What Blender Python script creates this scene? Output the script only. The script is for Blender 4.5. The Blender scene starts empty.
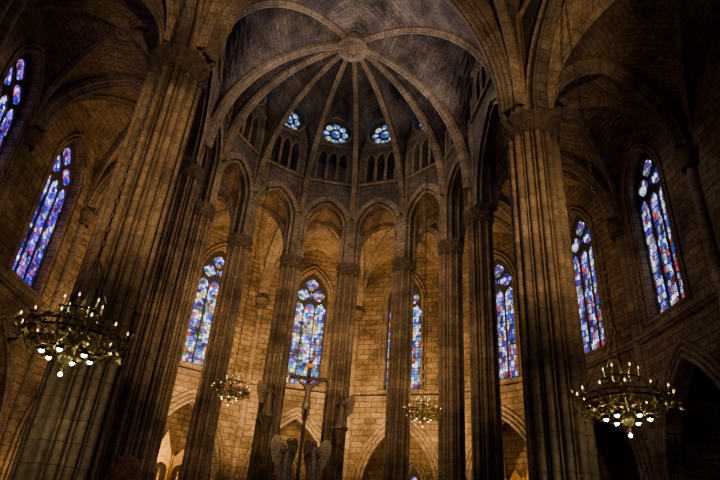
import bpy, math, random
from mathutils import Vector, Matrix
random.seed(7)
pi=math.pi
scn=bpy.context.scene
Z=Vector((0,0,1))
# ------------------------------------------------------------------ materials
def newmat(n):
    m=bpy.data.materials.new(n); m.use_nodes=True; nt=m.node_tree
    for x in list(nt.nodes): nt.nodes.remove(x)
    out=nt.nodes.new('ShaderNodeOutputMaterial')
    return m,nt,out
def ramp(nt,stops,interp='LINEAR'):
    r=nt.nodes.new('ShaderNodeValToRGB'); cr=r.color_ramp; cr.interpolation=interp
    while len(cr.elements)<len(stops): cr.elements.new(0.5)
    for e,(p,c) in zip(cr.elements,stops):
        e.position=p; e.color=(c[0],c[1],c[2],1)
    return r
def stone(name,c1,c2,mort,bw=0.75,bh=0.36,stain=0.55,bump=0.5,msize=0.02,tint=None):
    m,nt,out=newmat(name); L=nt.links.new
    uv=nt.nodes.new('ShaderNodeUVMap'); geo=nt.nodes.new('ShaderNodeNewGeometry')
    br=nt.nodes.new('ShaderNodeTexBrick'); br.inputs['Scale'].default_value=1
    br.inputs['Brick Width'].default_value=bw; br.inputs['Row Height'].default_value=bh
    br.inputs['Mortar Size'].default_value=msize; br.inputs['Mortar Smooth'].default_value=0.3
    br.inputs['Color1'].default_value=(*c1,1); br.inputs['Color2'].default_value=(*c2,1); br.inputs['Mortar'].default_value=(*mort,1)
    L(uv.outputs[0],br.inputs['Vector'])
    n1=nt.nodes.new('ShaderNodeTexNoise'); n1.inputs['Scale'].default_value=0.55; n1.inputs['Detail'].default_value=8; n1.inputs['Roughness'].default_value=0.65
    L(geo.outputs['Position'],n1.inputs['Vector'])
    n2=nt.nodes.new('ShaderNodeTexNoise'); n2.inputs['Scale'].default_value=7; n2.inputs['Detail'].default_value=6
    L(geo.outputs['Position'],n2.inputs['Vector'])
    r1=ramp(nt,[(0.34,(1-stain,)*3),(0.62,(1.2,1.2,1.2))]); L(n1.outputs[0],r1.inputs[0])
    r2=ramp(nt,[(0.3,(0.58,0.54,0.5)),(0.7,(1.2,1.2,1.2))]); L(n2.outputs[0],r2.inputs[0])
    m1=nt.nodes.new('ShaderNodeMixRGB'); m1.blend_type='MULTIPLY'; m1.inputs[0].default_value=1
    L(br.outputs['Color'],m1.inputs[1]); L(r1.outputs[0],m1.inputs[2])
    m2=nt.nodes.new('ShaderNodeMixRGB'); m2.blend_type='MULTIPLY'; m2.inputs[0].default_value=1
    L(m1.outputs[0],m2.inputs[1]); L(r2.outputs[0],m2.inputs[2])
    last=m2
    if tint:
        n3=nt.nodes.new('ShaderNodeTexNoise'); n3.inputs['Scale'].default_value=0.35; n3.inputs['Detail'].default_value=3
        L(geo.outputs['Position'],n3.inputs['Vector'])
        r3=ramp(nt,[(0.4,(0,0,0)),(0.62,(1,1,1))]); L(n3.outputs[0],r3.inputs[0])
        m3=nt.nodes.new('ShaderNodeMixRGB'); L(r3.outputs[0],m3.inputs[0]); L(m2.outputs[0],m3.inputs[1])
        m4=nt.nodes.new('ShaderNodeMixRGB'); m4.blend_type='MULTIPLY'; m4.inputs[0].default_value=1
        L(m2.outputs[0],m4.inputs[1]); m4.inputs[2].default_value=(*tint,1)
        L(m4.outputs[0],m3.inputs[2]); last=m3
    b=nt.nodes.new('ShaderNodeBsdfPrincipled'); b.inputs['Roughness'].default_value=0.85
    L(last.outputs[0],b.inputs['Base Color'])
    ad=nt.nodes.new('ShaderNodeMath'); ad.operation='MULTIPLY_ADD'; ad.inputs[1].default_value=-1.0
    L(br.outputs['Fac'],ad.inputs[0]); L(n2.outputs[0],ad.inputs[2])
    bp=nt.nodes.new('ShaderNodeBump'); bp.inputs['Strength'].default_value=bump; bp.inputs['Distance'].default_value=0.04
    L(ad.outputs[0],bp.inputs['Height']); L(bp.outputs[0],b.inputs['Normal'])
    L(b.outputs[0],out.inputs[0])
    return m
def plain(name,c,rough=0.6,metal=0,emit=None,es=0,noise=0.0,ns=12):
    m,nt,out=newmat(name); L=nt.links.new
    b=nt.nodes.new('ShaderNodeBsdfPrincipled'); b.inputs['Roughness'].default_value=rough; b.inputs['Metallic'].default_value=metal
    b.inputs['Base Color'].default_value=(*c,1)
    if noise>0:
        geo=nt.nodes.new('ShaderNodeTexCoord'); n=nt.nodes.new('ShaderNodeTexNoise'); n.inputs['Scale'].default_value=ns; n.inputs['Detail'].default_value=5
        L(geo.outputs['Object'],n.inputs['Vector'])
        r=ramp(nt,[(0.3,tuple(x*(1-noise) for x in c)),(0.7,tuple(min(1,x*(1+noise)) for x in c))]); L(n.outputs[0],r.inputs[0]); L(r.outputs[0],b.inputs['Base Color'])
    if emit: b.inputs['Emission Color'].default_value=(*emit,1); b.inputs['Emission Strength'].default_value=es
    L(b.outputs[0],out.inputs[0]); return m
def glass(name,pal,strength=2.0,sx=5.5,sy=4.0,lead=0.05):
    m,nt,out=newmat(name); L=nt.links.new
    uv=nt.nodes.new('ShaderNodeUVMap'); mp=nt.nodes.new('ShaderNodeMapping'); mp.inputs['Scale'].default_value=(sx,sy,1)
    L(uv.outputs[0],mp.inputs[0])
    v=nt.nodes.new('ShaderNodeTexVoronoi'); v.inputs['Scale'].default_value=1; v.inputs['Randomness'].default_value=0.6; v.voronoi_dimensions='2D'
    e=nt.nodes.new('ShaderNodeTexVoronoi'); e.feature='DISTANCE_TO_EDGE'; e.inputs['Scale'].default_value=1; e.inputs['Randomness'].default_value=0.6; e.voronoi_dimensions='2D'
    L(mp.outputs[0],v.inputs['Vector']); L(mp.outputs[0],e.inputs['Vector'])
    sp=nt.nodes.new('ShaderNodeSeparateColor'); L(v.outputs['Color'],sp.inputs[0])
    n=len(pal); r=ramp(nt,[(i/n,c) for i,c in enumerate(pal)],'CONSTANT'); L(sp.outputs[0],r.inputs[0])
    st=ramp(nt,[(0.0,(0.0,)*3),(lead,(0.02,)*3),(lead+0.06,(1,)*3)]); L(e.outputs['Distance'],st.inputs[0])
    nz=nt.nodes.new('ShaderNodeTexNoise'); nz.inputs['Scale'].default_value=1.3; nz.inputs['Detail'].default_value=4; L(uv.outputs[0],nz.inputs['Vector'])
    nr=ramp(nt,[(0.38,(0.22,)*3),(0.62,(1.25,)*3)]); L(nz.outputs[0],nr.inputs[0])
    m1=nt.nodes.new('ShaderNodeMixRGB'); m1.blend_type='MULTIPLY'; m1.inputs[0].default_value=1; L(r.outputs[0],m1.inputs[1]); L(st.outputs[0],m1.inputs[2])
    m2=nt.nodes.new('ShaderNodeMixRGB'); m2.blend_type='MULTIPLY'; m2.inputs[0].default_value=1; L(m1.outputs[0],m2.inputs[1]); L(nr.outputs[0],m2.inputs[2])
    em=nt.nodes.new('ShaderNodeEmission'); em.inputs[1].default_value=strength; L(m2.outputs[0],em.inputs[0])
    gl=nt.nodes.new('ShaderNodeBsdfPrincipled'); gl.inputs['Base Color'].default_value=(0.02,0.02,0.03,1); gl.inputs['Roughness'].default_value=0.3
    a=nt.nodes.new('ShaderNodeAddShader'); L(em.outputs[0],a.inputs[0]); L(gl.outputs[0],a.inputs[1]); L(a.outputs[0],out.inputs[0])
    return m
M_pier=stone('stone_pier',(0.40,0.295,0.18),(0.26,0.19,0.115),(0.14,0.10,0.065),bw=4.0,bh=0.52,stain=0.68,bump=0.3,msize=0.014)
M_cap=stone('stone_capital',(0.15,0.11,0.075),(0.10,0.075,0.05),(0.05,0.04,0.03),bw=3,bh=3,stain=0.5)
M_wall=stone('stone_wall',(0.40,0.28,0.15),(0.23,0.155,0.08),(0.10,0.07,0.045),bw=0.75,bh=0.34,stain=0.68,msize=0.026)
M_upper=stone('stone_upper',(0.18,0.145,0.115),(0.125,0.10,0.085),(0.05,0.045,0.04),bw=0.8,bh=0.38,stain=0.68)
M_web=stone('stone_vault',(0.37,0.26,0.15),(0.25,0.17,0.095),(0.12,0.085,0.055),bw=0.6,bh=0.24,stain=0.62)
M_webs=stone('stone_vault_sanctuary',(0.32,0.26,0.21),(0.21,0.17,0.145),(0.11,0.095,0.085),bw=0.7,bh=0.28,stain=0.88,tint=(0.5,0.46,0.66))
M_rib=stone('stone_rib',(0.37,0.28,0.19),(0.26,0.195,0.13),(0.12,0.09,0.065),bw=3.0,bh=0.55,stain=0.58,bump=0.3)
M_floor=stone('stone_floor',(0.20,0.17,0.14),(0.13,0.11,0.09),(0.05,0.04,0.035),bw=1,bh=1,stain=0.4)
M_iron=plain('iron',(0.03,0.028,0.025),0.5,0.7)
M_bronze=plain('gilt_bronze',(0.40,0.32,0.11),0.3,0.75,noise=0.65)
M_gold=plain('gilding',(0.65,0.38,0.09),0.35,0.75,noise=0.4,ns=6)
M_candle=plain('candle_wax',(0.5,0.45,0.22),0.5)
M_flame=plain('lamp_warm',(1,0.7,0.3),0.5,emit=(1,0.66,0.24),es=6)
M_white=plain('lamp_white',(1,1,1),0.5,emit=(1.0,0.98,0.66),es=35)
M_lead=plain('lead',(0.02,0.02,0.02),0.7)
M_trac=plain('tracery_stone',(0.06,0.05,0.04),0.9,noise=0.3)
M_wood=plain('dark_wood',(0.06,0.035,0.02),0.6,noise=0.3)
M_marble=plain('statue_stone',(0.42,0.38,0.33),0.6,noise=0.3)
M_fig=plain('patinated_bronze',(0.20,0.14,0.09),0.45,0.3,noise=0.4)
M_silv=plain('silvered_bronze',(0.24,0.20,0.155),0.35,0.5,noise=0.7)
W_=(0.85,0.92,1.0)
gl_center=glass('stained_glass_pale',[W_,(0.05,0.08,0.8),(0.7,0.85,0.85),(0.03,0.28,0.16),(0.45,0.55,0.95),(0.65,0.42,0.08),(0.02,0.03,0.40),(0.45,0.04,0.05),(0.9,0.92,0.95),(0.14,0.16,0.75)],2.3,sx=5.2,sy=4.6)
gl_left=glass('stained_glass_violet',[(0.07,0.05,0.9),(0.02,0.015,0.4),(0.5,0.46,0.95),(0.2,0.04,0.55),(0.01,0.01,0.25),(0.14,0.12,0.95),(0.35,0.03,0.15),(0.8,0.8,1),(0.10,0.08,0.75)],2.7,sx=5.2,sy=4.2)
gl_right=glass('stained_glass_blue',[(0.45,0.55,0.95),(0.04,0.05,0.45),(0.18,0.22,0.85),(0.1,0.03,0.2),(0.78,0.86,1),(0.02,0.03,0.25),(0.24,0.25,0.45),(0.6,0.7,0.95),(0.30,0.04,0.06)],2.0,sx=5.2,sy=3.2)
gl_ocu=glass('stained_glass_oculus',[(0.08,0.24,0.7),(0.4,0.6,0.75),(0.03,0.13,0.4),(0.15,0.45,0.45),(0.7,0.8,0.9),(0.05,0.06,0.5)],1.8,sx=6,sy=6)
gl_chap=glass('stained_glass_deep_blue',[(0.04,0.05,0.9),(0.1,0.14,1.0),(0.5,0.6,1),(0.02,0.02,0.4)],2.0,sx=6,sy=5)
# ------------------------------------------------------------------ mesh builder
class MB:
    def __init__(s): s.v=[];s.f=[];s.uv=[];s.m=[];s.sm=[]
    def grid(s,P,mat=0,cj=False,ci=False,smooth=False,uvscale=1.0):
        b=len(s.v); n=len(P); m=len(P[0])
        vc=[0.0]
        for i in range(1,n): vc.append(vc[-1]+(P[i][m//2]-P[i-1][m//2]).length)
        vend=vc[-1]+(P[0][0]-P[-1][0]).length
        U=[]
        for row in P:
            u=[0.0]
            for j in range(1,m): u.append(u[-1]+(row[j]-row[j-1]).length)
            u.append(u[-1]+(row[0]-row[-1]).length); U.append(u)
            s.v.extend(row)
        for i in range(n if ci else n-1):
            i2=(i+1)%n; v0=vc[i]; v1=vc[i2] if i2 else vend
            for j in range(m if cj else m-1):
                j2=(j+1)%m; ju=j+1
                s.f.append((b+i*m+j,b+i*m+j2,b+i2*m+j2,b+i2*m+j))
                s.uv.append(((U[i][j],v0),(U[i][ju],v0),(U[i2][ju],v1),(U[i2][j],v1)))
                s.m.append(mat); s.sm.append(smooth)
    def poly(s,pts,mat=0,uvs=None):
        b=len(s.v); s.v.extend(pts); s.f.append(tuple(range(b,b+len(pts))))
        if uvs is None: uvs=[(p.x+p.y,p.z) for p in pts]
        s.uv.append(tuple(uvs)); s.m.append(mat); s.sm.append(False)
    def box(s,c,sz,mat=0,M=None):
        c=Vector(c); x,y,z=[a/2 for a in sz]
        P=[Vector((i*x,j*y,k*z)) for i in(-1,1) for j in(-1,1) for k in(-1,1)]
        P=[(M@p if M else p)+c for p in P]
        for f in((0,1,3,2),(4,6,7,5),(0,4,5,1),(2,3,7,6),(0,2,6,4),(1,5,7,3)):
            q=[P[i] for i in f]; a=(q[1]-q[0]).length; bb=(q[3]-q[0]).length
            s.poly(q,mat,[(0,0),(a,0),(a,bb),(0,bb)])
    def tube(s,pts,r,n=6,mat=0,closed=False,smooth=True):
        rows=[];N=len(pts); prev=None
        for i,p in enumerate(pts):
            if closed: t=pts[(i+1)%N]-pts[i-1]
            else: t=pts[min(i+1,N-1)]-pts[max(i-1,0)]
            t.normalize()
            a=prev if prev is not None else (Vector((1,0,0)) if abs(t.x)<0.8 else Vector((0,1,0)))
            a=(a-t*a.dot(t)).normalized(); prev=a; b=t.cross(a)
            rr=r[i] if isinstance(r,(list,tuple)) else r
            rows.append([p+(a*math.cos(2*pi*k/n)+b*math.sin(2*pi*k/n))*rr for k in range(n)])
        s.grid(rows,mat,cj=True,ci=closed,smooth=smooth)
    def lathe(s,c,prof,n=12,mat=0,smooth=True,sx=1,sy=1):
        c=Vector(c)
        s.grid([[c+Vector((r*sx*math.cos(2*pi*k/n),r*sy*math.sin(2*pi*k/n),z)) for k in range(n)] for r,z in prof],mat,cj=True,smooth=smooth)
    def ball(s,c,r,mat=0,n=10,sx=1,sy=1,sz=1):
        s.lathe(c,[(max(0.0005,r*math.sin(pi*i/8)),-r*sz*math.cos(pi*i/8)) for i in range(9)],n,mat,True,sx,sy)
    def mesh(s,me,M,mat=0,smooth=True):
        b=len(s.v); s.v.extend([M@v.co for v in me.vertices])
        for p in me.polygons:
            s.f.append(tuple(b+i for i in p.vertices)); s.m.append(mat); s.sm.append(smooth)
            uu=[]
            for i in p.vertices:
                co=me.vertices[i].co
                if abs(p.normal.z)>0.5: uu.append((co.x,co.y))
                elif abs(p.normal.x)>abs(p.normal.y): uu.append((co.z,co.y))
                else: uu.append((co.x,co.z))
            s.uv.append(tuple(uu))
    def obj(s,name,mats,parent=None,loc=None):
        me=bpy.data.meshes.new(name)
        off=Vector(loc) if loc is not None else Vector((0,0,0))
        me.from_pydata([tuple(v-off) for v in s.v],[],s.f)
        for m in mats: me.materials.append(m)
        for p,mi,sm in zip(me.polygons,s.m,s.sm): p.material_index=mi; p.use_smooth=sm
        ul=me.uv_layers.new(name='UVMap'); k=0
        for f in s.uv:
            for u in f: ul.data[k].uv=u; k+=1
        ob=bpy.data.objects.new(name,me); scn.collection.objects.link(ob); ob.location=off
        if parent: ob.parent=parent
        return ob
_cache={}
def fill2d(loops,ext,key=None):
    if key and key in _cache: return _cache[key]
    cu=bpy.data.curves.new('t','CURVE'); cu.dimensions='2D'; cu.fill_mode='BOTH' if ext>0 else 'FRONT'; cu.extrude=ext
    for Lp in loops:
        sp=cu.splines.new('POLY'); sp.points.add(len(Lp)-1)
        for i,(x,y) in enumerate(Lp): sp.points[i].co=(x,y,0,1)
        sp.use_cyclic_u=True
    ob=bpy.data.objects.new('t',cu); scn.collection.objects.link(ob)
    dg=bpy.context.evaluated_depsgraph_get(); dg.update()
    me=bpy.data.meshes.new_from_object(ob.evaluated_get(dg))
    bpy.data.objects.remove(ob); bpy.data.curves.remove(cu)
    if key: _cache[key]=me
    return me
def parc(s,h,n=12):
    if h>=s:
        c=(h*h-s*s)/(2*s); r=s+c; ae=math.atan2(h,c)
        return [(r*math.cos(ae*i/n)-c,r*math.sin(ae*i/n)) for i in range(n+1)]
    return [(s*math.cos(pi/2*i/n),h*math.sin(pi/2*i/n)) for i in range(n+1)]
def arch(s,z0,zs,h,cx=0,n=10):
    a=parc(s,h,n)
    L=[(cx-s,z0)]+[(cx-x,zs+z) for x,z in a]
    R=[(cx+x,zs+z) for x,z in reversed(a)][1:]+[(cx+s,z0)]
    if abs(z0-zs)<1e-6: L=L[1:]; R=R[:-1]
    return L+R
def circ(cx,cz,r,n=28,foil=0,amp=0.16):
    o=[]
    for k in range(n):
        t=2*pi*k/n; q=r*(1-amp+amp*abs(math.cos(foil*t/2))) if foil else r
        o.append((cx+q*math.cos(t),cz+q*math.sin(t)))
    return o
def frameM(A,B):
    d=(B-A); d.z=0; L=d.length; d.normalize(); n=d.cross(Z)
    mid=(A+B)/2
    M=Matrix(((d.x,0,n.x,mid.x),(d.y,0,n.y,mid.y),(0,1,0,0),(0,0,0,1)))
    return M,L,d,n
def sweep(mb,pts,S,prof,mat=0):
    rows=[];N=len(pts)
    for i,p in enumerate(pts):
        t=(pts[min(i+1,N-1)]-pts[max(i-1,0)]).normalized(); nn=S.cross(t)
        rows.append([p+S*a+nn*b for a,b in prof])
    mb.grid(rows,mat)
def ribprof(w,d):
    return [(-w,-0.15),(-w,d*0.3),(-w*0.62,d*0.42),(-w*0.62,d*0.58),(-w*0.3,d*0.68),(-w*0.34,d*0.85),(0,d),(w*0.34,d*0.85),(w*0.3,d*0.68),(w*0.62,d*0.58),(w*0.62,d*0.42),(w,d*0.3),(w,-0.15)]
def bigprof(w,d):
    P=[(-w,-0.2),(-w,0.1*d)]
    k=4
    for i in range(k):
        x0=-w+(w)*(i/k); y0=d*(0.1+0.9*(i/k)**0.7); y1=d*(0.1+0.9*((i+1)/k)**0.7)
        P+= [(x0+0.01*w,y0+0.45*(y1-y0)),(x0+0.07*w,y1+0.05),(x0+0.15*w,y1+0.05),(x0+0.19*w,y1-0.08),(x0+0.23*w,y1-0.10)]
    return P+[(-x,y) for x,y in reversed(P)]
# ------------------------------------------------------------------ layout
CX,CY=0.0,23.4; R=6.885; RW=13.5
angs=[math.radians(90+96.95-27.7*i) for i in range(8)]
P=[Vector((CX+R*math.cos(a),CY+R*math.sin(a),0)) for a in angs]
rw=RW/math.cos(math.radians(13.85))
W=[Vector((CX+rw*math.cos(a),CY+rw*math.sin(a),0)) for a in angs]
ys=[-3.55,5.7,16.15]
inner=[Vector((-6.6,y,0)) for y in ys]+P+[Vector((6.6,y,0)) for y in reversed(ys)]
outer=[Vector((-13.5,y,0)) for y in ys]+W+[Vector((13.5,y,0)) for y in reversed(ys)]
NE=len(inner)-1   # 13 bays
CAP=16.6
isap=lambda i: 3<=i<=9
# ------------------------------------------------------------------ piers
def profile(R,ns,per=16):
    n=ns*per; out=[]
    for k in range(n):
        th=2*pi*k/n; r=0.74*R
        for q in range(ns*2):
            c=2*pi*q/(ns*2); rr=R*(0.115 if q%2==0 else 0.052)*(12/ns)**0.8
            cc=R-rr if q%2==0 else R*0.89-rr
            d=(th-c+pi)%(2*pi)-pi
            if abs(d)<pi/3:
                q2=rr*rr-(cc*math.sin(d))**2
                if q2>0: r=max(r,cc*math.cos(d)+math.sqrt(q2))
        out.append(r)
    return out
def pier(name,x,y,Rr,cap,ns,ztop,Rtop):
    mb=MB(); pr=profile(Rr,ns); n=len(pr)
    def ring(z,sc=1.0,rnd=0.0,amp=0,ph=0,fr=None):
        return [Vector((x,y,z))+Vector((math.cos(2*pi*k/n),math.sin(2*pi*k/n),0))*(((pr[k]*(1-rnd)+Rr*rnd)*sc)*(1+amp*(abs(math.sin((fr or ns)*pi*k/n+ph))-0.5))) for k in range(n)]
    rows=[ring(0,1.38,1),ring(0.55,1.38,1),ring(0.62,1.3,1),ring(1.0,1.26,0.7),ring(1.1,1.14,0.5),ring(1.25,1.1,0.4),ring(1.32,1.0)]
    h=cap-(0.95 if Rr>0.8 else 0.75)
    rows+=[ring(z) for z in [5,9,12.5]]+[ring(h)]
    mb.grid(rows,0,cj=True)
    ch=cap-h; a=0.13
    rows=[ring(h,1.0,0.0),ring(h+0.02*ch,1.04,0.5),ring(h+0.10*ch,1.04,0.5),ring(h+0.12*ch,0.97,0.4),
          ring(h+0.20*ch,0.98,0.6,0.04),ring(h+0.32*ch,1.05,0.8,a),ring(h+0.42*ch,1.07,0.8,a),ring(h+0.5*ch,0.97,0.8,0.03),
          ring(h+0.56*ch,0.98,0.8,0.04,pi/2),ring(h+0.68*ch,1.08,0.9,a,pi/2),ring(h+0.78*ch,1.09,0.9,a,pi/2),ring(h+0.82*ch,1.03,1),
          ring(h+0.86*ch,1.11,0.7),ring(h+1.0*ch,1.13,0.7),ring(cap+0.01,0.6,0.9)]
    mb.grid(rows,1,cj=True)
    s=Rtop/Rr
    mb.grid([ring(cap,s*1.12,0.3),ring(cap+0.25,s*1.12,0.3),ring(cap+0.3,s)]+[ring(cap+0.3+(ztop-cap-0.3)*i/4,s) for i in range(1,5)],0,cj=True)
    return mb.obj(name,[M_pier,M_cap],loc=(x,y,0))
for i,p in enumerate(inner):
    if not(3<=i<=10): pier('clustered_pillar',p.x,p.y,0.94,CAP,14,25.0,0.80)
    else: pier('clustered_pillar',p.x,p.y,0.62,CAP,10,24.0,0.44)
# ------------------------------------------------------------------ arcade / clerestory walls
arc=MB(); OC=26.2
ocM=[]
for i in range(NE):
    A,B=inner[i],inner[i+1]; M,L,d,n=frameM(A,B); hl=L/2
    if isap(i): s=hl-0.45; zs=19.0; h=1.65
    else: s=hl-0.95; zs=17.0; h=3.7
    a=arch(s,CAP,zs,h,n=12)
    outl=[(-hl,CAP),(-hl,29),(hl,29),(hl,CAP)]+list(reversed(a))
    holes=[]
    if isap(i): cs=[-0.66,0,0.66]; hw=0.25
    else:
        k=5 if L<8 else 7; cs=[(j-(k-1)/2)*0.9 for j in range(k)]; hw=0.32
    for c in cs: holes.append(arch(hw,22.3,23.9,hw*2.2,cx=c,n=5))
    holes.append(circ(0,OC,1.0,32))
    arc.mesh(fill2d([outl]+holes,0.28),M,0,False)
    ocM.append((M,n))
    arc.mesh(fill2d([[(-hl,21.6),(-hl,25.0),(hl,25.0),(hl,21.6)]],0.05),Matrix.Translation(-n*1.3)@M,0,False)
    pts=[M@Vector((x,z,0.28)) for x,z in a]
    sweep(arc,pts,-n*1.0,[(-0.10,-0.05),(-0.1,-0.22),(-0.16,-0.30),(-0.10,-0.40),(0.05,-0.42)],1)
    pts=[M@Vector((x,z,-0.0)) for x,z in a]
    sweep(arc,pts,n,ribprof(0.22,0.16),1)
    for c in cs:
        arc.tube([M@Vector((x,z,0.28)) for x,z in arch(hw+0.03,22.3,23.9,hw*2.2,cx=c,n=5)],0.05,5,1)
    arc.tube([M@Vector((x,z,0.30)) for x,z in circ(0,OC,1.08,32)],0.09,6,1,closed=True)
    for zz,hh in ((22.0,0.14),(24.85,0.10)):
        arc.box(M@Vector((0,zz,0.36)),(L,0.2,hh),1,Matrix(((d.x,n.x,0),(d.y,n.y,0),(0,0,1))))
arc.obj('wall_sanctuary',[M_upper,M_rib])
# ------------------------------------------------------------------ windows
def win(name,M,n,w,hgt,z0,mat,lanc=3,inset=-0.1):
    M=Matrix.Translation(n*inset)@M; mb=MB(); s=w/2; ah=min(s*1.75,hgt*0.3); zs=z0+hgt-ah
    o=arch(s,z0,zs,ah)
    oi=arch(s-0.07,z0+0.07,zs,ah-0.1)
    holes=[]
    lw=(w-0.14-0.08*(lanc-1))/lanc
    for k in range(lanc):
        cx=-(s-0.07)+lw/2+k*(lw+0.08)
        top=zs-0.35
        holes.append(arch(lw/2,z0+0.07,top-lw*0.6,lw*0.85,cx=cx,n=6))
    if lanc==3:
        q=s/1.15
        holes+= [circ(-0.52*q,zs+0.36*q,0.42*q,32,4),circ(0.52*q,zs+0.36*q,0.42*q,32,4),circ(0,zs+1.12*q,0.44*q,32,4)]
        holes+= [[(-0.09,zs+0.35),(0,zs+0.62),(0.09,zs+0.35),(0,zs+0.05)]]
    else:
        holes+= [circ(0,zs+0.42*s,0.42*s,24,4)]
    mb.mesh(fill2d([o]+holes,0.09),M,0,False)
    mb.mesh(fill2d([oi],0.0),M,1,False)
    nb=int(hgt/0.7)
    for k in range(1,nb):
        z=z0+k*0.7
        if z<zs: mb.tube([M@Vector((-s+0.05,z,0.05)),M@Vector((s-0.05,z,0.05))],0.022,4,2)
    mb.tube([M@Vector((x,z,0.42)) for x,z in arch(s+0.12,z0-0.05,zs,ah+0.14)],0.07,6,3)
    mb.tube([M@Vector((x,z,0.47)) for x,z in arch(s+0.34,z0-0.05,zs,ah+0.38)],0.06,6,3)
    mb.tube([M@Vector((-s-0.35,z0-0.08,0.42)),M@Vector((s+0.35,z0-0.08,0.42))],0.1,6,3)
    return mb.obj(name,[M_trac,mat,M_lead,M_rib],loc=M@Vector((0,z0,0)))
wi=1
outw=MB(); cham=MB()
WZ0,WH=11.3,7.9
for i in range(NE):
    A,B=outer[i],outer[i+1]; M,L,d,n=frameM(A,B); hl=L/2
    s=1.15 if L<8 else 1.3
    if i in (2,3): s=1.28
    ah=min(s*1.75,WH*0.3)
    wx={2:0.75,3:0.5,10:-0.4}.get(i,0.0)
    a=arch(2.25,0,5.2,4.0,n=12)
    outl=[(-hl,0),(-hl,22.5),(hl,22.5),(hl,0)]+list(reversed(a))
    hole=arch(s,WZ0,WZ0+WH-ah,ah,cx=wx)
    outw.mesh(fill2d([outl,hole],0.32),M,0,False)
    for rr,ww,r0 in ((0.05,0.36,0.10),(0.30,0.36,0.08),(0.55,0.34,0.09)):
        outw.tube([M@Vector((x,z,ww)) for x,z in arch(2.25+rr,0,5.2,4.0+rr*1.15,n=14)],r0,6,1)
    R3=Matrix(((d.x,n.x,0),(d.y,n.y,0),(0,0,1)))
    outw.box(M@Vector((0,10.75,0.42)),(L,0.26,0.16),1,R3)
    outw.box(M@Vector((0,10.62,0.38)),(L,0.16,0.12),1,R3)
    mat=gl_center
    if i<=3: mat=gl_left
    if i>=8: mat=gl_right
    win('window_%d'%wi,Matrix.Translation(d*wx)@M,n,2*s,WH,WZ0,mat); wi+=1
    M2,n2=ocM[i]
    mb=MB(); Mo=Matrix.Translation(-n2*0.1)@M2
    mb.mesh(fill2d([circ(0,OC,1.0,40),circ(0,OC,0.29,20)]+[circ(0.63*math.cos(k*pi/4),OC+0.63*math.sin(k*pi/4),0.225,14) for k in range(8)],0.06),Mo,0,False)
    mb.mesh(fill2d([circ(0,OC,0.99,40)],0),Mo,1,False)
    mb.obj('window_%d'%wi,[M_trac,gl_ocu],loc=Mo@Vector((0,OC,0))); wi+=1
    bd=3.6; k=hl*(RW+bd)/RW if isap(i) else hl
    q=[M@Vector((-hl,0,-0.3)),M@Vector((-k,0,-bd)),M@Vector((k,0,-bd)),M@Vector((hl,0,-0.3))]
    up=Vector((0,0,10.2))
    bw=fill2d([[(-k,0),(-k,10.2),(k,10.2),(k,0)],arch(0.55,3.4,6.2,1.1)],0.15)
    cham.mesh(bw,Matrix.Translation(-n*bd)@M,0,False)
    for a0,b0 in ((0,1),(3,2)):
        l=(q[b0]-q[a0]).length
        cham.poly([q[a0],q[b0],q[b0]+up,q[a0]+up],0,[(0,0),(l,0),(l,10.2),(0,10.2)])
    cham.poly([x+up for x in q],0,[(0,0),(0,bd),(2*k,bd),(2*k,0)])
    win('window_%d'%wi,Matrix.Translation(-n*(bd-0.05))@M,n,1.1,3.9,3.4,gl_chap,lanc=2); wi+=1
outw.obj('wall_outer',[M_wall,M_rib])
cham.obj('wall_chapels',[M_wall])
rs=MB()
for i,p in enumerate(outer):
    c=(inner[i]-p); c.z=0; c.normalize(); q=p+c*0.35
    for dx,rr in ((0,0.20),(-0.30,0.12),(0.30,0.12)):
        t=c.cross(Z); o=q+t*dx-c*(0.0 if dx==0 else 0.12)
        rs.lathe(o,[(rr*1.6,0),(rr*1.6,0.8),(rr*1.1,1.0),(rr,1.1),(rr,15.9)],10,0)
    rs.lathe(q,[(0.36,15.9),(0.42,15.98),(0.36,16.05),(0.38,16.2),(0.50,16.5),(0.52,16.65),(0.1,16.66)],12,1)
rs.obj('wall_shafts',[M_rib,M_cap])
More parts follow.
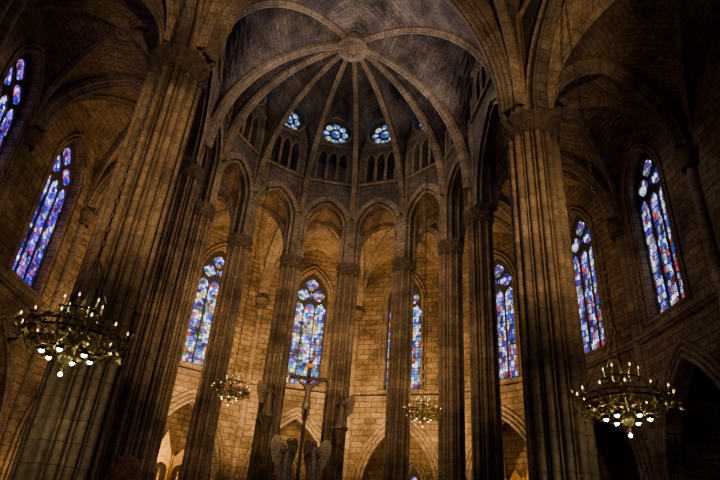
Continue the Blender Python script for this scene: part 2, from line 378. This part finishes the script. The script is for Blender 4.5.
# ------------------------------------------------------------------ vaults
def vault(web,rib,K,zk,corners,edges,w=0.16,dd=0.3,boss=0.4,wm=0,N=18):
    m=len(corners); ribs=[]
    Kv=Vector((K[0],K[1],0))
    for (x,y,zs,of) in corners:
        c=Vector((x,y,0)); d=Kv-c; Lh=d.length; d.normalize()
        pr=parc(Lh-of,zk-zs,N)
        pts=[Kv-d*a+Z*(zs+b) for a,b in pr]
        sweep(rib,pts,Z.cross(d),ribprof(w,dd),0)
        ribs.append([Vector((p.x,p.y,p.z+0.02)) for p in pts])
    for i in range(m):
        e=edges[i]
        if e is None: continue
        za,st=e[0],e[1]
        j=(i+1)%m
        ca=Vector((corners[i][0],corners[i][1],0)); cb=Vector((corners[j][0],corners[j][1],0)); mid=(ca+cb)/2
        for c,rr,zs in ((ca,ribs[i],corners[i][2]),(cb,ribs[j],corners[j][2])):
            hs=(c-mid).length; dirc=(c-mid).normalized(); st2=max(st,zs)
            k1=N//2; lun=[]
            nst=2 if st2>zs+0.1 else 0
            for q in range(nst): lun.append(c+Z*(zs+(st2-zs)*q/nst))
            ap=parc(hs,za-st2,k1-nst)
            lun+=[mid+dirc*a+Z*(st2+b) for a,b in ap]
            k2=N-k1
            apex=mid+Z*za; kk=Kv+Z*(zk+0.02)
            for q in range(1,k2+1):
                t=q/k2; lun.append(apex.lerp(kk,t)+Z*(0.25*math.sin(pi*t)))
            rows=[]
            for a,b in zip(rr,lun):
                bul=(b-a).length*0.06
                rows.append([a.lerp(b,t/5)+Z*(bul*math.sin(pi*t/5)) for t in range(6)])
            web.grid(rows,wm,smooth=False)
        if len(e)>2 and e[2]:
            hs=(ca-mid).length-e[3]; dirc=(cb-ca).normalized(); st2=e[4]; zz=e[5]
            ap=parc(hs,zz-st2,16)
            pts=[mid-dirc*a+Z*(st2+b) for a,b in ap]+[mid+dirc*a+Z*(st2+b) for a,b in reversed(ap)][1:]
            sweep(rib,pts,Z.cross(dirc),e[2],0)
    zb=zk-dd*0.9
    rib.lathe((K[0],K[1],zb),[(0.01,-0.18),(boss*0.30,-0.22),(boss*0.36,-0.12),(boss*0.78,-0.12),(boss*0.82,-0.22),(boss,-0.22),(boss*1.05,-0.05),(boss,0.3)],24,0)
    for k in range(12):
        rib.ball((K[0]+boss*0.58*math.cos(k*pi/6),K[1]+boss*0.58*math.sin(k*pi/6),zb-0.14),boss*0.13,0,6)
        rib.tube([Vector((K[0]+boss*q*math.cos(k*pi/6+0.26),K[1]+boss*q*math.sin(k*pi/6+0.26),zb-0.15)) for q in (0.34,0.55,0.76)],boss*0.03,4,0)
web=MB(); rib=MB()
ZK=27.3
cs=[]; es=[]
for i in range(2,12):
    p=inner[i]; cs.append((p.x,p.y,17.0 if i in(2,11) else (18.0 if i in (3,10) else 19.5),0.75 if i in (2,11) else 0.42))
for i in range(2,11):
    es.append((27.75,25.3 if isap(i) else 22.8))
es.append((27.6,17.0,bigprof(0.66,0.6),0.55,17.0,26.9))
vault(web,rib,(0,CY),ZK,cs,es,w=0.15,dd=0.34,boss=0.88,wm=0)
for a,b in ((1,2),(0,1)):
    A,B=inner[a],inner[b]
    c4=[(A.x,A.y,17,0.75),(B.x,B.y,17,0.75),(-B.x,B.y,17,0.75),(-A.x,A.y,17,0.75)]
    vault(web,rib,(0,(A.y+B.y)/2),27.8,c4,[(28.2,21.0),(27.6,17.0),(28.2,21.0),(27.6,17.0,bigprof(0.66,0.6),0.55,17.0,26.9)],w=0.2,dd=0.4,boss=0.8)
web.obj('ceiling',[M_webs])
wa=MB()
for i in range(NE):
    A,B,D,C=inner[i],inner[i+1],outer[i+1],outer[i]
    K=(A+B+C+D)/4
    bigA=0.75 if i<=2 or i>=11 else 0.45; bigB=0.75 if i+1<=2 or i+1>=11 else 0.45
    tp=(ribprof(0.3,0.42),0.5,16.9,20.7)
    c4=[(A.x,A.y,16.9,bigA),(B.x,B.y,16.9,bigB),(D.x,D.y,16.7,0.3),(C.x,C.y,16.7,0.3)]
    e=[(20.95,18.9 if isap(i) else 17.0),(20.9,16.9,)+tp,(20.9,16.9),(20.9,16.9)]
    vault(wa,rib,(K.x,K.y),21.1,c4,e,w=0.14,dd=0.26,boss=0.36,N=14)
wa.obj('ceiling_ambulatory',[M_web])
rib.obj('ceiling_ribs',[M_rib])
fl=MB(); fl.poly([Vector((-20,-4.2,0)),Vector((20,-4.2,0)),Vector((20,42,0)),Vector((-20,42,0))],0,[(0,0),(40,0),(40,46),(0,46)]); fl.obj('floor',[M_floor])
bk=MB(); bk.box((0,-4.0,14.5),(40,0.5,29),0); bk.obj('wall_back',[M_wall])
# ------------------------------------------------------------------ chandeliers
def chandelier(x,y,z,r,ztop,power,down=True):
    k=r/1.15; c=Vector((x,y,z)); mb=MB()
    V=lambda a,rr,zz: c+Vector((math.cos(a)*rr*k,math.sin(a)*rr*k,zz*k))
    for rr,zz,t in ((1.0,0.0,0.03),(1.0,0.14,0.02),(0.5,-0.28,0.025),(0.42,0.62,0.022)):
        mb.tube([V(2*pi*i/32,rr,zz) for i in range(32)],t*k,5,0,closed=True)
    mb.lathe(c,[(a*k,b*k) for a,b in [(0.01,-0.72),(0.06,-0.66),(0.03,-0.6),(0.12,-0.5),(0.16,-0.4),(0.10,-0.3),(0.05,-0.22),(0.09,-0.1),(0.14,0.0),(0.07,0.12),(0.04,0.3),(0.09,0.5),(0.12,0.6),(0.05,0.7),(0.03,1.0),(0.07,1.1),(0.03,1.2),(0.02,2.0),(0.06,2.05),(0.01,2.15)]],10,1)
    n=12
    for i in range(n):
        a=2*pi*i/n
        mb.tube([V(a,rr,zz) for rr,zz in [(0.08,-0.05),(0.2,0.1),(0.38,0.02),(0.5,-0.28),(0.72,-0.34),(0.9,-0.2),(1.0,0.0),(1.13,0.06),(1.18,0.0),(1.12,-0.05)]],0.022*k,5,1)
        mb.lathe(V(a,1.12,0.06),[(0.015*k,0),(0.075*k,0.05*k),(0.085*k,0.07*k),(0.03*k,0.075*k)],8,1)
        mb.lathe(V(a,1.12,0.13),[(0.026*k,0),(0.026*k,0.10*k),(0.002,0.105*k)],6,2)
        mb.lathe(V(a,1.12,0.24),[(0.004,0),(0.022*k,0.03*k),(0.015*k,0.05*k),(0.002,0.08*k)],6,3)
        for q in range(22):
            inn=q%3==0
            aa=a+random.uniform(-0.26,0.26); rr=random.uniform(0.35,0.8) if inn else random.uniform(0.8,1.22); zz=random.uniform(-0.35,0.15) if inn else random.uniform(-0.28,0.36)
            o=V(aa,rr,zz); s=random.uniform(0.05,0.10)*k
            d1=Vector((random.uniform(-1,1),random.uniform(-1,1),random.uniform(-0.3,1))).normalized(); d2=d1.cross(Vector((random.uniform(-1,1),random.uniform(-1,1),0.3))).normalized(); d3=d1.cross(d2)
            mb.grid([[o-d2*s*0.1,o,o+d2*s*0.1],[o+d1*s-d2*s*0.6,o+d1*s+d3*s*0.25,o+d1*s+d2*s*0.6],[o+d1*s*2-d2*s*0.4-d3*s*0.2,o+d1*s*2,o+d1*s*2+d2*s*0.4-d3*s*0.2],[o+d1*s*2.6-d2*0.004-d3*s*0.6,o+d1*s*2.6-d3*s*0.6,o+d1*s*2.6+d2*0.004-d3*s*0.6]],1)
    for i in range(6):
        a=2*pi*(i+0.5)/6
        mb.tube([V(a,1.0,0.14),V(a,0.7,0.75),V(a,0.35,1.35),V(a,0.06,1.95)],0.010*k,4,0)
        mb.tube([V(a,0.06,0.55),V(a,0.25,0.48),V(a,0.42,0.62)],0.016*k,4,0)
        mb.lathe(V(a,0.42,0.64),[(0.03*k,0),(0.07*k,0.05*k),(0.025*k,0.06*k),(0.025*k,0.2*k),(0.002,0.21*k)],6,2)
        mb.lathe(V(a,0.42,0.86),[(0.003,0),(0.018*k,0.03*k),(0.002,0.08*k)],6,3)
        o=V(a,0.5,-0.34)
        mb.lathe(o,[(0.03*k,0.08*k),(0.085*k,0.02*k),(0.09*k,-0.05*k)],8,0)
        mb.ball(o+Vector((0,0,-0.04*k)),0.055*k,4 if down else 3,8)
    mb.ball(c+Vector((0,0,-0.78*k)),0.045*k,4 if down else 3,8)
    zz=z+2.12*k; q=0
    while zz<ztop:
        ln=0.2
        ax=Vector((1,0,0)) if q%2 else Vector((0,1,0))
        mb.tube([Vector((x,y,zz+ln*0.45))+ax*0.045*math.cos(t)+Z*ln*0.6*math.sin(t) for t in [2*pi*j/8 for j in range(8)]],0.012,4,0,closed=True)
        zz+=ln; q+=1
    ob=mb.obj('chandelier',[M_iron,M_bronze,M_candle,M_flame,M_white],loc=(x,y,z))
    for dz,pw in ((-1.15,power),(1.0,power*0.5)):
        l=bpy.data.lights.new('chandelier_lamp','POINT'); l.energy=pw; l.color=(1.0,0.80,0.48); l.shadow_soft_size=0.1
        lo=bpy.data.objects.new('chandelier_lamp',l); scn.collection.objects.link(lo); lo.parent=ob; lo.location=(0,0,dz*k)
    return ob
chandelier(-6.15,13.1,5.3,1.15,20.0,45)
chandelier(6.7,12.9,5.3,1.10,20.0,45)
chandelier(-3.3,23.5,7.1,0.75,26.6,16,False)
chandelier(4.3,22.8,6.95,0.75,26.2,16,False)
# ------------------------------------------------------------------ figures
def skin(verts,edges,rad,sub=2):
    me=bpy.data.meshes.new('s'); me.from_pydata([tuple(v) for v in verts],edges,[])
    ob=bpy.data.objects.new('s',me); scn.collection.objects.link(ob)
    ob.modifiers.new('k','SKIN')
    for i,r in enumerate(rad):
        sv=me.skin_vertices[0].data[i]; rr=r if isinstance(r,tuple) else (r,r); sv.radius=rr; sv.use_root=(i==0)
    sb=ob.modifiers.new('u','SUBSURF'); sb.levels=sub; sb.render_levels=sub
    dg=bpy.context.evaluated_depsgraph_get(); dg.update()
    r=bpy.data.meshes.new_from_object(ob.evaluated_get(dg)); bpy.data.objects.remove(ob); return r
def head(mb,c,r,face,m_skin,m_hair,long=False):
    f=Vector(face).normalized(); s=f.cross(Z).normalized(); c=Vector(c)
    def T(x,y,z): return c+s*x+f*y+Z*z
    rows=[]
    for i in range(13):
        ph=pi*i/12; zz=-math.cos(ph)*1.22
        row=[]
        for j in range(20):
            th=2*pi*j/20; rr=math.sin(ph)
            x=rr*math.cos(th)*0.82; y=rr*math.sin(th)*1.0
            if zz<0: x*=1-0.28*(-zz); y= y*(1-0.25*(-zz)) + 0.10*(-zz)
            if y>0.55 and abs(x)<0.25 and -0.45<zz<0.15: y+=0.22*(1-abs(x)/0.25)*(1-abs(zz+0.2)/0.4 if abs(zz+0.2)<0.4 else 0)
            if y>0.5 and 0.0<zz<0.35 and 0.15<abs(x)<0.5: y-=0.08
            row.append(T(x*r,y*r,zz*r))
        rows.append(row)
    mb.grid(rows,m_skin,cj=True,smooth=True)
    for sg in(-1,1):
        mb.ball(T(sg*0.80*r,-0.05*r,-0.02*r),0.22*r,m_skin,8,0.5,1.0,1.4)
        mb.ball(T(sg*0.30*r,0.84*r,0.10*r),0.10*r,m_hair,6)
    mb.ball(T(0,0.80*r,-0.55*r),0.14*r,m_skin,8,1.4,0.6,0.45)
    rows=[]
    for i in range(9):
        ph=pi*0.62*i/8
        row=[]
        for j in range(24):
            th=2*pi*j/24; fr=math.sin(th); cut=1.0-0.42*max(0,fr)-(0 if not long else -0.1*max(0,-fr))
            p2=ph*cut*(1.12 if fr<0 else 1)
            wob=1+0.02*math.sin(7*th+i)
            row.append(T(math.sin(p2)*math.cos(th)*0.90*r*wob,math.sin(p2)*fr*1.09*r*wob,math.cos(p2)*1.32*r))
        rows.append(row)
    mb.grid(rows,m_hair,cj=True,smooth=True)
def hand(mb,w,d,up,size,mat):
    d=d.normalized(); side=d.cross(up).normalized(); nrm=side.cross(d)
    for o,ln in ((-0.36,0.36),(-0.12,0.46),(0.12,0.50),(0.36,0.44)):
        b=w+d*size*0.42+side*size*0.48*o
        pts=[w+side*size*0.2*o,b,b+d*size*ln*0.5-nrm*size*0.03,b+d*size*ln*0.8-nrm*size*0.10,b+d*size*ln-nrm*size*0.18]
        mb.tube(pts,[size*0.12,size*0.085,size*0.055,size*0.05,size*0.035],6,mat)
    b=w+d*size*0.15+side*size*0.22
    mb.tube([w,b,b+d*size*0.22+side*size*0.14,b+d*size*0.4+side*size*0.16],[size*0.12,size*0.09,size*0.06,size*0.04],6,mat)
def angel(name,base,hgt,face,mat=M_marble,bracket=False):
    f=Vector(face).normalized(); s=f.cross(Z).normalized(); b=Vector(base); k=hgt/1.75; mb=MB()
    T=lambda x,y,z: b+s*x*k+f*y*k+Z*z*k
    secs=[(0,0.30,0.27,-0.02),(0.05,0.29,0.26,-0.02),(0.5,0.23,0.2,0),(0.9,0.2,0.16,0.02),(1.1,0.165,0.13,0.02),(1.3,0.2,0.14,0.01),(1.43,0.19,0.12,0),(1.49,0.09,0.08,0),(1.53,0.06,0.06,0.01),(1.58,0.05,0.05,0.02)]
    rows=[]
    for z,rx,ry,oy in secs:
        fo=0.16*max(0,1-z/1.2)
        rows.append([T(rx*math.cos(t)*(1+fo*math.sin(9*t)),oy+ry*math.sin(t)*(1+fo*math.sin(9*t)),z) for t in [2*pi*j/54 for j in range(54)]])
    mb.grid(rows,0,cj=True,smooth=True)
    head(mb,T(0,0.04,1.65),0.10*k,f,0,0,long=True)
    for sg in(-1,1):
        el=T(sg*0.27,0.12,1.12); hd=T(sg*0.09,0.34,1.28)
        mb.tube([T(sg*0.16,0,1.4),T(sg*0.23,0.02,1.3),el,T(sg*0.2,0.24,1.2),hd],[0.07*k,0.07*k,0.06*k,0.055*k,0.035*k],8,0)
        hand(mb,hd,(f*0.5+Z),s*sg,0.17*k,0)
        wl=[(0.04,1.38),(0.22,1.72),(0.42,1.9),(0.60,1.86),(0.70,1.6),(0.66,1.3),(0.62,1.32),(0.60,1.02),(0.55,1.06),(0.50,0.78),(0.44,0.84),(0.37,0.56),(0.31,0.70),(0.23,0.5),(0.19,0.75),(0.08,1.0)]
        me=fill2d([wl],0.02,key='wing')
        a=Matrix(((s.x*sg*0.9-f.x*0.42,0,f.x,0),(s.y*sg*0.9-f.y*0.42,0,f.y,0),(0,1,0,0),(0,0,0,1)))
        mb.mesh(me,Matrix.Translation(T(0,-0.13,0))@a@Matrix.Scale(k,4),0,False)
        for q in range(5):
            mb.tube([Matrix.Translation(T(0,-0.13,0))@a@(Vector((0.12+0.1*q,1.5+0.03*q,0.025))*k),Matrix.Translation(T(0,-0.13,0))@a@(Vector((0.20+0.1*q,0.72+0.13*q,0.03))*k)],0.02*k,5,0)
    if bracket:
        mb.lathe(b,[(0.02,-0.9),(0.1,-0.8),(0.16,-0.5),(0.30,-0.2),(0.38,-0.12),(0.38,0.0),(0.01,0.0)],8,0,smooth=False)
    else:
        mb.lathe(b,[(0.36*k,-0.12),(0.36*k,0.0),(0.01,0.001)],12,0)
    return mb.obj(name,[mat],loc=b)
def crucifix(x,y):
    mb=MB()
    zc=9.35
    mb.box((x,y,7.3),(0.16,0.13,5.78),0); mb.box((x,y,zc),(1.85,0.13,0.16),0)
    mb.box((x,y-0.08,9.95),(0.45,0.05,0.2),1)
    for ex,ez in ((-0.97,zc),(0.97,zc),(0,10.22)):
        for q in range(3):
            a=q*2*pi/3+(pi/2 if ex==0 else (0 if ex>0 else pi)); mb.ball((x+ex+0.08*math.cos(a),y,ez+0.08*math.sin(a)),0.065,1,8,1,0.6,1)
    yo=y-0.22
    V=lambda a,b,c:(x+a,yo+b,c)
    verts=[V(0,0,8.15),V(0,-0.02,8.4),V(0,-0.03,8.65),V(0,0,8.9),V(0,-0.03,9.05),
           V(-0.2,0,8.92),V(-0.5,0.04,9.12),V(-0.80,0.08,9.33),V(0.2,0,8.92),V(0.5,0.04,9.12),V(0.80,0.08,9.33),
           V(-0.1,-0.02,8.05),V(-0.13,-0.16,7.62),V(-0.05,0.02,7.18),V(-0.03,-0.08,7.0),
           V(0.1,-0.02,8.05),V(0.10,-0.17,7.62),V(0.03,0.02,7.2),V(0.02,-0.10,7.02)]
    ed=[(0,1),(1,2),(2,3),(3,4),(3,5),(5,6),(6,7),(3,8),(8,9),(9,10),(0,11),(11,12),(12,13),(13,14),(0,15),(15,16),(16,17),(17,18)]
    rad=[0.14,0.12,0.16,0.14,0.06,0.085,0.055,0.035,0.085,0.055,0.035,0.105,0.075,0.045,0.03,0.105,0.075,0.045,0.03]
    mb.mesh(skin(verts,ed,rad),Matrix.Identity(4),2)
    head(mb,(x+0.05,yo-0.1,9.2),0.115,Vector((0.2,-1,-0.25)),2,0,long=True)
    for sg in(-1,1): hand(mb,Vector(V(sg*0.80,0.08,9.33)),Vector((sg,0,0.35)),Vector((0,-1,0)),0.17,2)
    mb.lathe((x,yo,8.0),[(0.19,-0.22),(0.21,-0.1),(0.2,0.05),(0.17,0.17)],16,3,True,1,0.8)
    return mb.obj('crucifix',[M_wood,M_gold,M_fig,M_silv],loc=(x,y,4))
crucifix(0,28.2)
al=MB()
al.box((0,28.2,0.15),(6,3.6,0.3)); al.box((0,28.3,0.45),(4.6,2.6,0.3)); al.box((0,28.2,1.1),(3.2,1.1,1.0)); al.box((0,28.2,1.66),(3.5,1.3,0.12))
al.box((0,28.5,2.6),(2.8,0.5,1.9)); al.box((0,28.4,3.65),(3.0,0.8,0.2)); al.box((0,28.2,4.0),(1.9,0.7,0.5)); al.box((0,28.2,4.3),(2.2,0.9,0.14))
for k in range(7):
    al.mesh(fill2d([arch(0.13,0,0.9,0.25,n=5)],0.04,key='ap'),Matrix.Translation((-1.2+0.4*k,28.2,1.9))@Matrix.Rotation(pi/2,4,'X'),0,False)
# gilded pinnacled screen flanking the angels
for sg in(-1,1):
    for q in range(2):
        x0=sg*(1.15+0.0*q)
    al.lathe((sg*1.02,28.35,4.3),[(0.10,0),(0.10,0.5),(0.13,0.55),(0.07,0.62),(0.07,1.0),(0.12,1.05),(0.05,1.15),(0.01,1.7)],8,1)
al.obj('high_altar',[M_marble,M_gold])
angel('angel_statue',(-0.62,28.0,4.5),1.9,(0.35,-1,0),mat=M_silv)
angel('angel_statue',(0.62,28.0,4.5),1.9,(-0.35,-1,0),mat=M_silv)
c5,c6=P[3],P[4]
angel('angel_statue',(c5.x-0.15,c5.y-0.98,7.6),1.5,(0.6,-1,0),mat=M_fig,bracket=True)
angel('angel_statue',(c6.x+0.20,c6.y-0.98,7.4),1.5,(-0.6,-1,0),mat=M_fig,bracket=True)
def retable(i):
    A,B=outer[i],outer[i+1]; M,L,d,n=frameM(A,B)
    Mx=Matrix.Translation(-n*2.7)@M; mb=MB()
    mb.mesh(fill2d([[(-1.9,0),(-1.9,1.1),(1.9,1.1),(1.9,0)]],0.45),Mx,0,False)
    holes=[]
    for r_ in range(3):
        for c_ in range(3):
            holes.append(arch(0.42,1.5+1.6*r_,2.4+1.6*r_,0.5,cx=(c_-1)*1.15,n=5))
    mb.mesh(fill2d([[(-1.8,1.1),(-1.8,6.2),(-1.15,7.0),(-0.6,6.3),(0,7.9),(0.6,6.3),(1.15,7.0),(1.8,6.2),(1.8,1.1)]]+holes,0.15),Mx,0,False)
    mb.mesh(fill2d([[(-1.8,1.1),(-1.8,6.1),(1.8,6.1),(1.8,1.1)]],0.03),Matrix.Translation(-n*0.2)@Mx,1,False)
    for x in(-1.8,-0.58,0.58,1.8):
        mb.lathe(Mx@Vector((x,0,0.22)),[(0.09,1.1),(0.09,6.4),(0.14,6.5),(0.07,6.6),(0.01,7.6)],8,0)
    for r_ in range(3):
        for c_ in range(3):
            mb.lathe(Mx@Vector(((c_-1)*1.15,1.5+1.6*r_,0.05)),[(0.18,0),(0.16,0.4),(0.12,0.6),(0.16,0.75),(0.05,0.85),(0.09,0.95),(0.08,1.05),(0.01,1.1)],10,0)
    mb.obj('gilded_retable',[M_gold,M_wood],loc=Mx@Vector((0,0,0)))
    l=bpy.data.lights.new('retable_fill','POINT'); l.energy=60; l.color=(1,0.7,0.35); l.shadow_soft_size=0.15  # added fill light so the gilding shows, no fixture modelled
    lo=bpy.data.objects.new('retable_fill',l); scn.collection.objects.link(lo); lo.location=Mx@Vector((0,6.0,1.8))
retable(5); retable(8)
# ------------------------------------------------------------------ visitor
def person(x,y):
    mb=MB(); o=Vector((x,y,0))
    V=lambda a,b,c:o+Vector((a,b,c))
    verts=[V(0,0,0.95),V(0,0.01,1.12),V(0,0,1.3),V(0,0,1.42),V(0,0.0,1.5),
           V(-0.17,0,1.42),V(-0.23,-0.02,1.15),V(-0.24,0.05,0.90),V(0.17,0,1.42),V(0.23,-0.02,1.15),V(0.24,0.05,0.90),
           V(-0.09,0,0.88),V(-0.10,0.02,0.50),V(-0.10,-0.02,0.09),V(0.09,0,0.88),V(0.11,0.03,0.50),V(0.12,-0.02,0.09)]
    ed=[(0,1),(1,2),(2,3),(3,4),(3,5),(5,6),(6,7),(3,8),(8,9),(9,10),(0,11),(11,12),(12,13),(0,14),(14,15),(15,16)]
    rad=[(0.155,0.115),(0.135,0.10),(0.165,0.11),(0.13,0.09),0.055,0.075,0.052,0.036,0.075,0.052,0.036,0.09,0.065,0.05,0.09,0.065,0.05]
    mb.mesh(skin(verts,ed,rad),Matrix.Identity(4),2)
    mb.tube([V(0,0,1.44),V(0,0.01,1.52),V(0,0.02,1.58)],[0.062,0.056,0.055],12,0)
    head(mb,V(0,0.015,1.655),0.088,Vector((0.15,1,0.0)),0,1)
    for sg in(-1,1):
        hand(mb,V(sg*0.24,0.05,0.90),Vector((0,0.15,-1)),Vector((-sg,0,0)),0.18,0)
        mb.tube([V(sg*0.105,-0.08,0.05),V(sg*0.11,0.02,0.06),V(sg*0.12,0.13,0.045),V(sg*0.12,0.19,0.035)],[0.045,0.052,0.045,0.028],8,1)
    mb.obj('standing_visitor',[plain('skin',(0.5,0.28,0.19),0.5),plain('hair_brown',(0.34,0.17,0.09),0.6,noise=0.7,ns=60),plain('jacket',(0.05,0.045,0.05),0.8)],loc=o)
person(-2.33,3.2)
# ------------------------------------------------------------------ lights
def lamp(kind,loc,e,col,size=0.2,target=None,angle=120,blend=0.6,name='flood_and_fill'):  # default name shared by ambulatory floods and added fill spots
    l=bpy.data.lights.new(name,kind); l.energy=e; l.color=col; l.shadow_soft_size=size
    ob=bpy.data.objects.new(name,l); scn.collection.objects.link(ob); ob.location=loc
    if kind=='SPOT':
        l.spot_size=math.radians(angle); l.spot_blend=blend
    if target is not None:
        ob.rotation_euler=(Vector(target)-Vector(loc)).to_track_quat('-Z','Y').to_euler()
    return ob
warm=(1.0,0.60,0.23)
EN={3:40,4:1100,5:2300,6:2500,7:2500,8:2200,9:800,10:40}
for i in range(3,11):
    p=inner[i]; c=(outer[i]-p).normalized()
    q=p+c*1.1
    tq=Vector((q.x+c.x*6,q.y+c.y*6,14.0))
    if i==4: tq=Vector((-7.5,36,13.5))
    if i==9: tq=Vector((7.5,36,13.5))
    lamp('SPOT',(q.x,q.y,7.0),EN[i],warm,0.15,target=tq,angle=140 if i not in(4,9) else 110,blend=0.8)
amber=(1.0,0.66,0.33)
for sg in(-1,1):
    # added fill spots by the first pier pair, brightening crossing piers and their arches
    lamp('SPOT',(sg*4.9,6.4,11.5),(2300 if sg<0 else 2600),amber,0.12,target=(sg*6.2,16.15,12.0),angle=58,blend=0.9)
    lamp('SPOT',(sg*4.2,6.6,12.5),2300,amber,0.12,target=(sg*5.9,16.15,21.0),angle=48,blend=0.9)
    # added fill spots near the crossing, brightening the apse columns
    lamp('SPOT',(sg*5.0,16.6,12.0),2000,amber,0.15,target=(-sg*4.2,29,13.5),angle=80,blend=0.9)
    lamp('SPOT',(sg*2.2,17.5,3.0),1000,amber,0.12,target=(sg*6.8,23.8,13),angle=52,blend=0.9)
    lamp('POINT',(sg*10.3,20.0,5.0),10,(1.0,0.75,0.5),0.3,name='aisle_fill')  # weak fill added to lift the aisle walls
lamp('SPOT',(0,22.0,4.2),130,amber,0.1,target=(0,28.2,7.2),angle=45,blend=0.8,name='altar_fill')  # fill spot added to brighten the crucifix and altar angels
lamp('SPOT',(-9.0,27.5,2.5),500,warm,0.12,target=(-12.0,31.5,8),angle=110)
lamp('POINT',(0,21.0,22.5),620,(1.0,0.83,0.74),0.8,name='vault_fill')  # free-floating fill added to brighten the sanctuary vault
lamp('POINT',(-1.3,0.2,4.0),28,(1.0,0.7,0.45),0.4,name='nave_fill')  # fill added close to the camera, brightens the visitor's head
w=bpy.data.worlds.new('w'); scn.world=w; w.use_nodes=True
w.node_tree.nodes['Background'].inputs[0].default_value=(0.25,0.3,0.5,1); w.node_tree.nodes['Background'].inputs[1].default_value=0.02
# ------------------------------------------------------------------ camera
cam=bpy.data.cameras.new('camera'); co=bpy.data.objects.new('camera',cam); scn.collection.objects.link(co); scn.camera=co
cam.sensor_width=36; cam.lens=29.2; cam.clip_end=300
yaw=math.radians(7.3); pt=math.radians(29.5)
f=Vector((math.sin(yaw)*math.cos(pt),math.cos(yaw)*math.cos(pt),math.sin(pt)))
r_=Vector((math.cos(yaw),-math.sin(yaw),0)); u_=r_.cross(f)
a=math.atan2(85,1030); X=r_*math.cos(a)+u_*math.sin(a); Y=u_*math.cos(a)-r_*math.sin(a)
co.matrix_world=Matrix(((X.x,Y.x,-f.x,-1.68),(X.y,Y.y,-f.y,0),(X.z,Y.z,-f.z,1.35),(0,0,0,1)))
